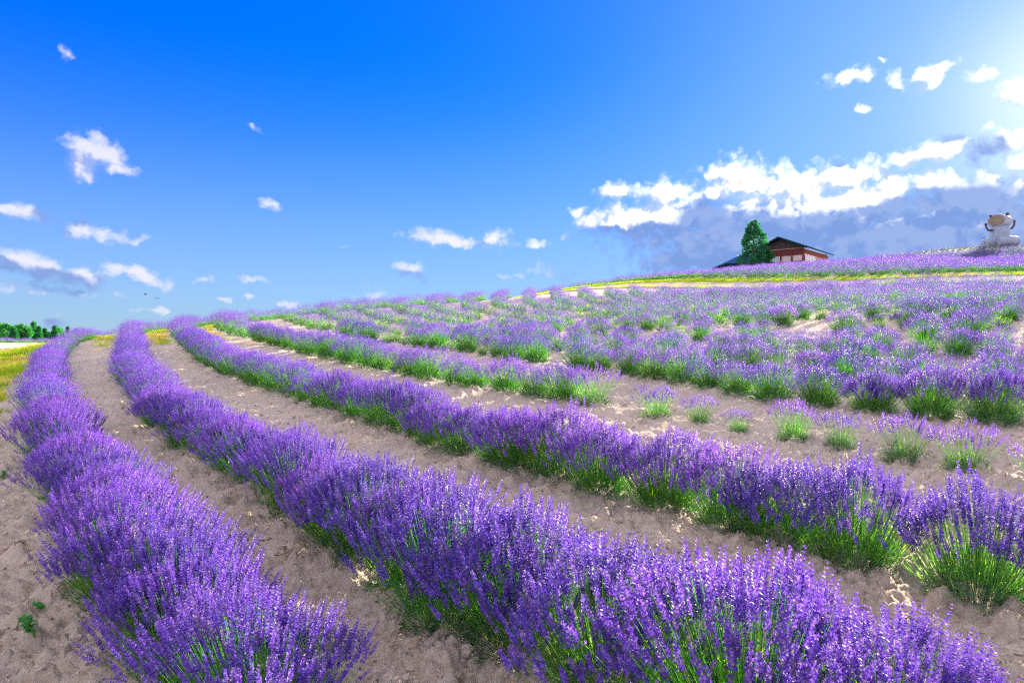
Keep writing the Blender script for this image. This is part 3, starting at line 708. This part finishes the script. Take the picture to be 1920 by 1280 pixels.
scatter_grass('crest_grass', 260, crest_pt, .6, 1.2, .5, label='yellowed grass in the furrows where the rows go over the crest', category='grass')

# ------------------------------------------------------------------ chalet on the hill top
def at(u, v, Y): return np.array([(u-960)/1280*Y, Y, 1.6-(v-640)/1280*Y])
M['darkroof'] = plain('dark_metal_roof', (.012,.035,.05), 1.0, .2, 2, .0, .0)
M['blueroof'] = plain('blue_metal_roof', (.015,.09,.24), .75, .15, 1.5, .1, .15)
M['gable'] = plain('dark_boarding', (.07,.05,.06), .8, .25, 5, .2, .2)
M['redwood'] = plain('red_painted_timber', (.17,.022,.026), .65, .25, 5, .2, .3)
M['panel'] = plain('off_white_panel', (.60,.53,.53), .8, .08, 2, .1, .2)
M['lattice'] = plain('red_lattice', (.22,.045,.04), .7, .2, 8, .1, .2)
M['paint'] = plain('white_window_paint', (.80,.78,.76), .5, .05, 3, 0, .3)
M['tanwall'] = plain('tan_board_wall', (.36,.26,.20), .8, .15, 4, .2, .2)
m, t = material('window_glass'); p = t.add('ShaderNodeBsdfPrincipled'); p.inputs['Base Color'].default_value = (.45,.52,.62,1); p.inputs['Roughness'].default_value = .12
p.inputs['Specular IOR Level'].default_value = .8; t.l.new(p.outputs[0], t.out.inputs[0]); M['glass'] = m

def part(name, mb, mats, parent, smooth=False, **k): return obj(name, mb.mesh(name, mats if isinstance(mats, list) else [mats], smooth), parent, **k)
C0 = np.array([51.3, 120., 0]); FX = np.array([-.75, .66, 0]); FX /= np.linalg.norm(FX); SX = np.array([.66, .75, 0]); SX /= np.linalg.norm(SX); UP = np.array([0, 0, 1.])
house = empty('chalet', (0, 0, 0), 'dark roofed chalet with red timber frame and white panels on the hilltop', 'building')
zf, ze, zr = 13.2, 18.25, 20.05; WD, LN = 8.2, 13.5
hp_ = lambda a, b, z: C0+FX*a+SX*b+UP*z
# walls
mb = MB(); mb.box(hp_(WD/2, .15, (zf+ze)/2), (WD-.1, .16, ze-zf), FX, SX); part('front_wall', mb, M['panel'], house)
mb = MB(); mb.box(hp_(.08, LN/2, (zf+ze)/2-.15), (.16, LN-.3, ze-zf-.3), FX, SX); part('side_wall', mb, M['tanwall'], house)
mb = MB(); mb.box(hp_(WD-.08, LN/2, (zf+ze)/2), (.16, LN-.3, ze-zf), FX, SX); mb.box(hp_(WD/2, LN-.1, (zf+ze)/2), (WD-.4, .16, ze-zf), FX, SX); part('rear_wall', mb, M['tanwall'], house)
mb = MB(); mb.prism([hp_(-.02, .05, ze-.1), hp_(WD+.02, .05, ze-.1), hp_(WD/2, .05, zr-.15)], SX*.2); part('gable', mb, M['gable'], house)
for k in range(9):          # weather boards of the gable
    a = .5+k*.9; hh = (1-abs(a-WD/2)/(WD/2))*(zr-ze-.25)
    if hh < .25: continue
    mb = MB(); mb.box(hp_(a, .02, ze-.05+hh/2), (.06, .05, hh), FX, SX); part('board_batten', mb, M['gable'], house)
# roof: two slopes with overhang
for sgn, nm in ((-1, 'roof_slope'), (1, 'roof_slope')):
    a0 = WD/2; a1 = WD/2+sgn*(WD/2+.9); z1 = ze-.35+.02
    q = [hp_(a0, -1.1, zr+.12), hp_(a1, -1.1, z1), hp_(a1, LN+.9, z1), hp_(a0, LN+.9, zr+.12)]
    mb = MB(); mb.prism(q, (0, 0, .16)); part(nm, mb, M['darkroof'], house)
    mb = MB(); mb.box((q[0]+q[1])/2+UP*(-.02), (float(np.linalg.norm(q[1]-q[0])), .08, .26), (q[1]-q[0])/np.linalg.norm(q[1]-q[0]), SX, np.cross((q[1]-q[0])/np.linalg.norm(q[1]-q[0]), SX)*(-sgn)); part('barge_board', mb, M['darkroof'], house)
# red frame in front
for a in (.12, 2.05, 4.0, 5.95, 7.9):
    mb = MB(); mb.box(hp_(a, -.02, (zf+ze)/2-.1), (.24, .22, ze-zf-.2), FX, SX); part('post', mb, M['redwood'], house)
for z in (15.75, 16.98, 17.98):
    mb = MB(); mb.box(hp_(WD/2, .01, z), (WD-.02, .14, .17), FX, SX); part('beam', mb, M['redwood'], house)
# lattice band
band = MB(); band.box(hp_(WD/2, .03, 17.48), (WD-.3, .05, .84), FX, SX); bd = part('lattice_panel', band, M['gable'], house)
lt = MB()
for k in range(34):
    for s_ in (-1, 1):
        d_ = (FX*s_+UP*1.); d_ /= np.linalg.norm(d_); c_ = hp_(.45+k*.225, -.02-.015*s_, 17.48); lt.box(c_, (1.05, .02, .05), d_, SX, np.cross(d_, SX))
part('lattice_slats', lt, M['lattice'], bd, kind='stuff')
# side: red boards above, window row below
for z in (17.70, 17.46, 17.22):
    mb = MB(); mb.box(hp_(-.06, LN/2, z), (.10, LN-.2, .17), FX, SX); part('side_board', mb, M['lattice'], house)
for b_ in (.35, 1.75, 3.15, 4.55, 5.95):
    mb = MB(); mb.box(hp_(-.05, b_, 15.1), (.13, .16, 3.4), FX, SX); part('side_post', mb, M['redwood'] if b_ < .5 else M['paint'], house)
for b_ in (1.05, 2.45, 3.85, 5.25):
    for z, hh in ((16.55, .98), (15.5, .85)):
        mb = MB()
        for s_ in (-1, 1): mb.box(hp_(-.03, b_+s_*.55, z), (.09, .09, hh), FX, SX); mb.box(hp_(-.03, b_, z+s_*(hh/2-.05)), (.09, 1.0, .09), FX, SX)
        wf = part('window', mb, M['paint'], house)
        mb = MB(); mb.box(hp_(-.012, b_, z), (.04, 1.0, hh-.2), FX, SX); part('pane', mb, M['glass'], wf)
mb = MB(); mb.box(hp_(-.25, LN+.8, 16.7), (1.4, 1.0, .35), FX, SX); mb.box(hp_(-.5, LN+1.0, 16.35), (.2, .2, .5), FX, SX); part('eave_bracket', mb, M['redwood'], house)
# windows of the front, left of centre
for a, z in ((5.0, 16.38), (6.95, 16.38)):
    mb = MB()
    for s_ in (-1, 1): mb.box(hp_(a+s_*.78, .04, z), (.1, .08, 1.05), FX, SX); mb.box(hp_(a, .04, z+s_*.5), (1.46, .08, .09), FX, SX)
    wf = part('window', mb, M['paint'], house); mb = MB(); mb.box(hp_(a, .055, z), (1.46, .04, .9), FX, SX); part('pane', mb, M['glass'], wf)
# low wing with blue hipped roof
wing = empty('low_wing', (0, 0, 0), 'low side building with a blue hipped roof, left of the conifer by the chalet', 'building')
wx0, wx1, wy0, wy1, we, wr = 38.7, 46.5, 122.5, 131, 15.55, 17.75
v_ = [(wx0-.5,wy0-.5,we),(wx1,wy0-.5,we),(wx1,wy1,we),(wx0-.5,wy1,we),(wx0+3.9,(wy0+wy1)/2,wr),(wx1,(wy0+wy1)/2,wr)]
mb = MB(); mb.add(v_, [(0,1,5,4),(0,4,3),(2,3,4,5),(1,2,5)]); part('roof', mb, M['blueroof'], wing)
mb = MB(); mb.box(((wx0+wx1)/2-.25,(wy0+wy1)/2-.25,we-.16),(wx1-wx0+.5,wy1-wy0+.5,.28)); part('eave', mb, M['darkroof'], wing)
mb = MB(); mb.box(((wx0+wx1)/2+.5,(wy0+wy1)/2,(we-.3+12)/2),(wx1-wx0-1.6,wy1-wy0-1.6,we-.3-12)); part('wall', mb, M['gable'], wing)
for k in range(4):
    mb = MB(); mb.box((39.6+k*1.9,wy0+.72,14.6),(1.4,.06,1.1)); part('window', mb, M['glass'], wing)

# ------------------------------------------------------------------ trees
def tree(name, label, base, h, w_, kind, seed, n, leafsize, group=None, mt=None):
    r = np.random.default_rng(seed); tr = empty(name, base, label, 'tree', group)
    mb = MB(); mb.tube([(0,0,-.4),(.02*h*.3,0,h*.35),(0,.01*h,h*.9)], [h*.028,h*.02,h*.005], 7)
    for k in range(14):
        z = h*r.uniform(.15,.85); a = r.uniform(0,6.28); L = w_*.5*(1-z/h)*1.1 if kind != 'round' else w_*.33
        mb.tube([(0,0,z),(math.cos(a)*L,math.sin(a)*L,z+L*.35)], [h*.008,h*.002], 4)
    part('trunk', mb, M['bark'], tr)
    # clumps through the crown, leaves around each clump
    nc = max(24, n//60); V = []
    for _ in range(nc):
        if kind == 'cone': q = r.random()**1.25; rad = w_*.54*(1-q)**.55*(1 if q > .12 else .8+1.6*q); z = h*(.06+.92*q)
        elif kind == 'fir': q = r.random()**1.4; rad = w_*.5*(1-q)*(1 if int(q*9) % 2 else .72); z = h*(.10+.9*q)
        else: q = r.random(); rad = w_*.5*math.sin(math.pi*min(1,(q*.86+.12)))**.6; z = h*(.14+.84*q)
        a = r.uniform(0, 6.28); k = r.uniform(.25, 1.0)**.5; V.append((math.cos(a)*rad*k, math.sin(a)*rad*k, z, w_*(.07 if kind == 'cone' else .085)*r.uniform(.6,1.5)))
    V = np.array(V); per = n//nc; c_ = np.repeat(V, per, 0); dd = r.normal(0, 1, (len(c_), 3)); dd /= np.linalg.norm(dd, axis=1)[:, None]
    pos = c_[:, :3]+dd*c_[:, 3:]*r.uniform(.5,1.,(len(c_),1))
    v, f = leaves(pos, dd+np.array([0,0,.35])+r.normal(0,.4,(len(c_),3)), r.uniform(.6,1.2,len(c_))*leafsize, np.full(len(c_), leafsize*.28), r)
    obj('crown', mesh('crown', v, f, [mt or M['pine']]), tr, kind='stuff')
    return tr
def gz(x, y): return float(H(np.array([x]), np.array([y]))[0])
M['thuja'] = leafy('thuja_foliage', [(.018,.11,.065),(.028,.15,.08),(.04,.20,.08)], (1.1,1.8,.6), .35)
tx = (1414-960)/1280*117
tree('conifer', 'tall dense conifer standing between the blue roofed wing and the chalet', (tx, 117, gz(tx,117)), 22.25-gz(tx,117), 6.3, 'cone', 5, 11500, .34, None, M['thuja'])
tree('conifer', 'small round evergreen tucked against the chalet corner beside the tall conifer', (tx+2.0, 117.2, gz(tx+2,117.2)), 17.7-gz(tx+2,117.2), 3.0, 'round', 6, 4500, .30)
TL = [ # u centre, top v, width px, kind, Y
 (-12,603,30,'round','broad tree with dark green crown, cut by the left edge of the picture'),
 (10,606,20,'round','round broadleaf tree, leftmost of the far tree line'),(25,610,14,'fir','small dark fir between the two leftmost round trees'),(38,607,20,'round','round bright green tree left of centre in the far tree line'),
 (50,609,13,'round','narrow green tree touching the tall fir of the far tree line'),(63,603,18,'fir','tallest pointed fir in the far tree line'),(73,612,13,'fir','short fir just right of the tallest fir in the tree line'),
 (84,615,10,'fir','small young fir in the gap of the far tree line'),(90,622,9,'round','low green bush tree in the gap right of the small fir'),(103,610,15,'fir','pointed fir near the right end of the far tree line'),(111,614,13,'round','round tree beside the last pointed fir of the tree line'),
 (127,611,9,'fir','lone thin fir rising behind the crest of the leftmost row'),(143,616,6,'fir','tip of a fir just showing over the leftmost row crest')]
for i, (u, v, wp, kd, lb) in enumerate(TL):
    Y = 190+rng.uniform(-12, 12); x = (u-960)/1280*Y; z0 = gz(x, Y); zt = 1.6-(v+2.5-640)/1280*Y
    tree('fir_tree' if kd == 'fir' else 'broadleaf_tree', lb, (x, Y, z0-.2), zt-z0+.2, wp/1280*Y*1.55, kd, 20+i, 3500, .45, 'far tree line beyond the road', M['pine'] if kd == 'fir' else M['broad'])

# ------------------------------------------------------------------ figure built of wrapped hay bales
M['wrap'] = plain('white_bale_wrap', (.30,.35,.47), .55, .15, 2, .35, .3)
M['hay'] = plain('brown_hay_face', (.25,.20,.165), .9, .2, 3, .5, .1)
M['greywrap'] = plain('grey_lilac_cloth', (.42,.38,.46), .7, .1, 2, .2, .2)
M['dark'] = plain('dark_arm_tube', (.07,.05,.08), .6, .2, 5, 0, .3)
fig = empty('bale_figure', (0,0,0), 'large snowman like figure of wrapped hay bales with raised arms on the hill', 'statue')
def bale(name, c, radius, length, ax, mats, squash=1., n=28, parent=fig):
    """a round bale: side wrapped, both faces domed, edges rounded"""
    c = np.array(c, float); ax = np.array(ax, float); ax /= np.linalg.norm(ax); a = np.cross(ax, UP if abs(ax[2]) < .9 else np.array([1., 0, 0])); a /= np.linalg.norm(a); b = np.cross(a, ax)
    prof = [(-.5,.0),(-.5,.55),(-.485,.84),(-.44,.96),(-.36,1),(-.12,1.015),(.12,1.015),(.36,1),(.44,.96),(.485,.84),(.5,.55),(.5,0)]
    v, f, mi = [], [], []
    for k, (s_, q) in enumerate(prof):
        for j in range(n):
            th = 2*math.pi*j/n; rr_ = radius*q*(1+.02*math.sin(3*th+k)); v.append(c+ax*s_*length*(1 if abs(s_) < .5 else 1.04)+a*math.cos(th)*rr_+b*math.sin(th)*rr_*squash)
    for k in range(len(prof)-1):
        for j in range(n): f.append((k*n+j, k*n+(j+1) % n, (k+1)*n+(j+1) % n, (k+1)*n+j)); mi.append(0 if 3 <= k <= 8 else 1)
    return obj(name, mesh(name, v, f, mats, mi, True), parent)
fy = 112.; gx = lambda u, v, Y=fy: at(u, v, Y)
zb = gz(*gx(1875, 460)[:2])
tow = (-.55,-.83,0)
bale('left_leg', gx(1857,453.5), .62, 2.2, (-1,-.18,0), [M['wrap'], M['wrap']])
bale('right_leg', gx(1891,451.5,111.), .78, 3.2, (-1,-.10,0), [M['wrap'], M['wrap']])
bale('body', gx(1875,438.5,112.6), 1.38, 2.6, (0,0,1), [M['wrap'], M['wrap']])
bd = bale('head', gx(1874.5,414.5,112.4), 1.46, 2.5, (-.84,-.54,0), [M['wrap'], M['hay']], .74)
for u, v, rr_, nm in ((1857.5,405,.22,'ear'), (1889,401.5,.27,'ear')):
    c = gx(u, v, 112.); mb = MB(); nn = 10
    vv = []; ff = []
    for i in range(nn+1):
        for j in range(nn*2):
            th = math.pi*i/nn; ph = math.pi*j/nn; vv.append(c+rr_*np.array([math.sin(th)*math.cos(ph), math.sin(th)*math.sin(ph), math.cos(th)*1.05]))
    for i in range(nn):
        for j in range(nn*2): ff.append((i*nn*2+j, i*nn*2+(j+1)%(nn*2), (i+1)*nn*2+(j+1)%(nn*2), (i+1)*nn*2+j))
    mb.add(vv, ff); part(nm, mb, M['dark'], fig, True)
for pts_ in ([(1861,432.5),(1854,431.5),(1849.5,427),(1848.5,421.5)], [(1889,431),(1897,428),(1901.5,422),(1902,415)]):
    mb = MB(); pp = [gx(u, v, 112.2) for u, v in pts_]; mb.tube(pp, [.18,.17,.16,.15], 10); arm = part('arm', mb, M['dark'], fig, True)
    mb = MB(); e_ = pp[-1]; mb.tube([e_+UP*(-.14), e_+UP*(-.05), e_+UP*.08, e_+UP*.2, e_+UP*.27], [.11,.20,.22,.17,.05], 10); part('fist', mb, M['dark'], arm, True)
pole = empty('sign_pole', (0,0,0), 'thin pole with a crossbar at the left foot of the bale figure', 'pole')
b_ = gx(1843, 460); mb = MB(); mb.tube([(b_[0],b_[1],zb-.3), tuple(gx(1843,446))], .04, 6); part('post', mb, M['paint'], pole)
mb = MB(); mb.tube([gx(1840.5,447.5), gx(1846.5,445)], .04, 6); part('crossbar', mb, M['dark'], pole)
mb = MB(); c = gx(1842.5,456,111.8); mb.tube([c-UP*.28, c-UP*.2, c+UP*.2, c+UP*.28], [.1,.24,.24,.1], 10); part('drum', mb, M['wrap'], pole, True)

# ------------------------------------------------------------------ birds
def bird(c, s_, tilt, label):
    bo = empty('bird', tuple(c), label, 'bird', None, tilt, s_)
    mb = MB(); mb.tube([(-.16,0,0),(-.1,0,.01),(0,0,.0),(.1,0,.02),(.15,0,.03),(.19,0,.02)], [.012,.03,.05,.035,.032,.004], 8); part('body', mb, M['dark'], bo, True)
    for s1 in (-1, 1):
        mb = MB(); mb.prism([(.06,s1*.02,.01),(.02,s1*.2,.10),(-.08,s1*.36,.06),(-.1,s1*.2,.07),(-.05,s1*.02,.01)], (0,0,.012)); part('wing', mb, M['dark'], bo)
bird(at(273,552,70), 1.0, .7, 'small dark bird, upper left one of the pair in the sky')
bird(at(294,559.5,72), 1.0, 2.4, 'small dark bird, lower right one of the pair in the sky')

# ------------------------------------------------------------------ clods, litter and weeds on the bare soil
M['clod'] = plain('dry_soil_clod', (.62,.50,.40), .95, .15, 3, .5, .1, bscale=14)
def clod_mesh(seed, flat=.62):
    import bmesh
    bm = bmesh.new(); bmesh.ops.create_icosphere(bm, subdivisions=3, radius=1); r = np.random.default_rng(seed); off = r.uniform(0, 50, 3)
    from mathutils import noise as mn
    for v in bm.verts:
        p_ = v.co.copy(); k = 1+.6*mn.noise(p_*1.4+Vector(off))+.35*mn.noise(p_*3.3+Vector(off))+.22*mn.noise(p_*7+Vector(off)); v.co = p_*k; v.co.z *= flat
    me = bpy.data.meshes.new('soil_clod'); bm.to_mesh(me); bm.free(); me.materials.append(M['clod'])
    return me
CL = [clod_mesh(i) for i in range(6)]
def ground_hit(u, v):
    d = np.array([(u-960)/1280, 1., -(v-640)/1280]); Ys = np.arange(2.2, 40, .02); zz = 1.6+d[2]*Ys; hh = H(d[0]*Ys, Ys); i = int(np.argmax(zz < hh)); return d[0]*Ys[i], Ys[i]
BIG = [(800,1218,.075,'largest pale soil clod between the two nearest rows at the bottom of the picture'),(868,1248,.06,'rounded soil clod just right of the largest clod at the bottom edge'),(845,1200,.035,'small clod behind the largest clod, between the two nearest rows'),
 (1085,1243,.045,'pale clod at the foot of the second row, bottom centre'),(1200,945,.075,'sunlit clod in the gap between the second and third rows'),(1010,925,.06,'sunlit orange clod in the furrow between second and third rows, left of the larger one'),
 (745,1195,.03,'small clod left of the largest clod in the nearest furrow'),(1905,1232,.05,'whitish stone at the lower right corner of the picture'),(1830,1190,.05,'sunlit clod beside the right end of the second row'),(690,1085,.035,'clod at the left foot of the second row'),
 (640,1150,.03,'small clod in the middle of the nearest furrow'),(1325,1010,.04,'small clod below the third row, right of the sunlit pair')]
for i, (u, v, s_, lb) in enumerate(BIG):
    x, y = ground_hit(u, v); p_ = onground(x, y)
    o = obj('soil_clod', CL[i % 6], None, (p_[0], p_[1], p_[2]+s_*.15), label=lb, category='soil clod'); o.scale = (s_*1.15, s_, s_*.9); o.rotation_euler = (0, 0, i*1.3)
def soil_pt():
    r_ = 2.4*math.exp(rng.uniform(0, 2.1)); a = rng.uniform(-.68, .68); return (r_*math.sin(a), r_*math.cos(a))
cp_ = [tuple(soil_pt()) for _ in range(17000)]; cp_ = np.array(cp_); cz = H(cp_[:, 0], cp_[:, 1])+soil_relief(cp_[:, 0], cp_[:, 1])
cl_protos = [o for o in COL.objects if o.name.startswith('soil_clod')][:6]
s_ = rng.uniform(.25, 1., len(cp_))**2.1*.024+.003
rot = rng.uniform(0, 6.28, (len(cp_), 3))*np.array([.15, .15, 1])
# the clods lend their meshes at unit size
scatter('soil_crumbs', np.c_[cp_, cz+s_*.1], rot, np.c_[s_, s_, s_], rng.integers(0, 6, len(cp_)), cl_protos, kind='stuff', label='crumbled clods scattered over the bare soil', category='soil crumbs')
# straw and dry litter lying on the soil
r = np.random.default_rng(3); n = 5500; q = np.array([soil_pt() for _ in range(n)]); z = H(q[:, 0], q[:, 1])+soil_relief(q[:, 0], q[:, 1])+.006
keep = fbm(q[:, 0]*1.6, q[:, 1]*1.6, 3, 55) > .5; q = q[keep]; z = z[keep]; n = len(q)
d_ = np.c_[r.normal(0, 1, (n, 2)), r.normal(0, .06, n)]; v, f = leaves(np.c_[q, z], d_, r.uniform(.02, .09, n), r.uniform(.0012, .0025, n), r)
obj('dry_litter', mesh('dry_litter', v, f, [M['drygrass']]), kind='stuff', label='dry straw and stalks lying on the bare soil', category='litter')
# broad-leaved weeds
M['weed'] = leafy('weed_leaf', [(.05,.24,.08),(.08,.32,.09),(.12,.36,.10)], (1.4,1.6,.6), .35)
M['weedy'] = leafy('yellow_weed_leaf', [(.30,.42,.03),(.42,.46,.05),(.20,.36,.05)], (1.4,1.5,.4), .45)
M['brownleaf'] = leafy('brown_dead_leaf', [(.26,.08,.03),(.20,.06,.03)], (1.3,.9,.6), .3)
def weed(u, v, h, n, seed, label, mt='weed', ls=.035):
    x, y = ground_hit(u, v); r = np.random.default_rng(seed); wd = empty('weed', onground(x, y), label, 'weed')
    for k in range(4):
        a = r.uniform(0, 6.28); L = h*r.uniform(.6, 1); tip = np.array([math.cos(a)*L*.5, math.sin(a)*L*.5, L*.85]); mb = MB(); mb.tube([(0,0,-.01), tip*.5+[0,0,.01], tip], [.003,.002,.001], 5); part('stem', mb, M['stem'], wd)
        for j in range(n//4):
            q_ = r.uniform(.2, 1.); c = tip*q_; dd = np.array([r.normal(), r.normal(), .35]); dd /= np.linalg.norm(dd); sd_ = np.cross(dd, UP); sd_ /= np.linalg.norm(sd_); up_ = np.cross(sd_, dd); l = ls*r.uniform(.7, 1.3)
            vv = [c]; 
            for w1, w2 in ((.3,.34),(.6,.42),(.85,.25)): vv += [c+dd*l*w1+sd_*l*w2+up_*.004, c+dd*l*w1-up_*.004, c+dd*l*w1-sd_*l*w2+up_*.004]
            vv.append(c+dd*l-up_*.006)
            ff = [(0,1,2),(0,2,3),(1,4,5,2),(2,5,6,3),(4,7,8,5),(5,8,9,6),(7,10,8),(8,10,9)]
            obj('leaf', mesh('leaf', vv, ff, [M[mt]]), wd)
weed(68,1215,.16,36,1,'leafy green weed on the soil at the lower left corner')
weed(70,1150,.05,12,2,'tiny green weed above the larger weed near the leftmost row')
weed(1565,1062,.20,32,3,'yellow green weed at the foot of the third row, right of centre','weedy',.03)
weed(2,905,.14,24,4,'green weed at the left edge of the picture beside the leftmost row')
weed(1000,1285,.06,10,5,'small green weed at the bottom edge below the second row')
x, y = ground_hit(495, 1012); p_ = onground(x, y); mb = MB()
dl = empty('dead_leaf', (p_[0], p_[1], p_[2]+.012), 'curled red brown dead leaf lying in the nearest furrow', 'leaf'); 
for k, (a, c) in enumerate(((.2,(0,0,0)),(.9,(.04,.015,.004)))):
    dd = np.array([math.cos(a), math.sin(a), .0]); sd_ = np.array([-dd[1], dd[0], 0]); l = .10-.03*k; c = np.array(c)-dd*l*.5; vv = [c]
    for w1, w2, hz in ((.25,.2,.012),(.6,.24,.018),(.85,.12,.012)): vv += [c+dd*l*w1+sd_*l*w2+UP*hz, c+dd*l*w1+UP*.002, c+dd*l*w1-sd_*l*w2+UP*hz]
    vv.append(c+dd*l+UP*.01); obj('leaf_blade', mesh('leaf_blade', vv, [(0,1,2),(0,2,3),(1,4,5,2),(2,5,6,3),(4,7,8,5),(5,8,9,6),(7,10,8),(8,10,9)], [M['brownleaf']]), dl)
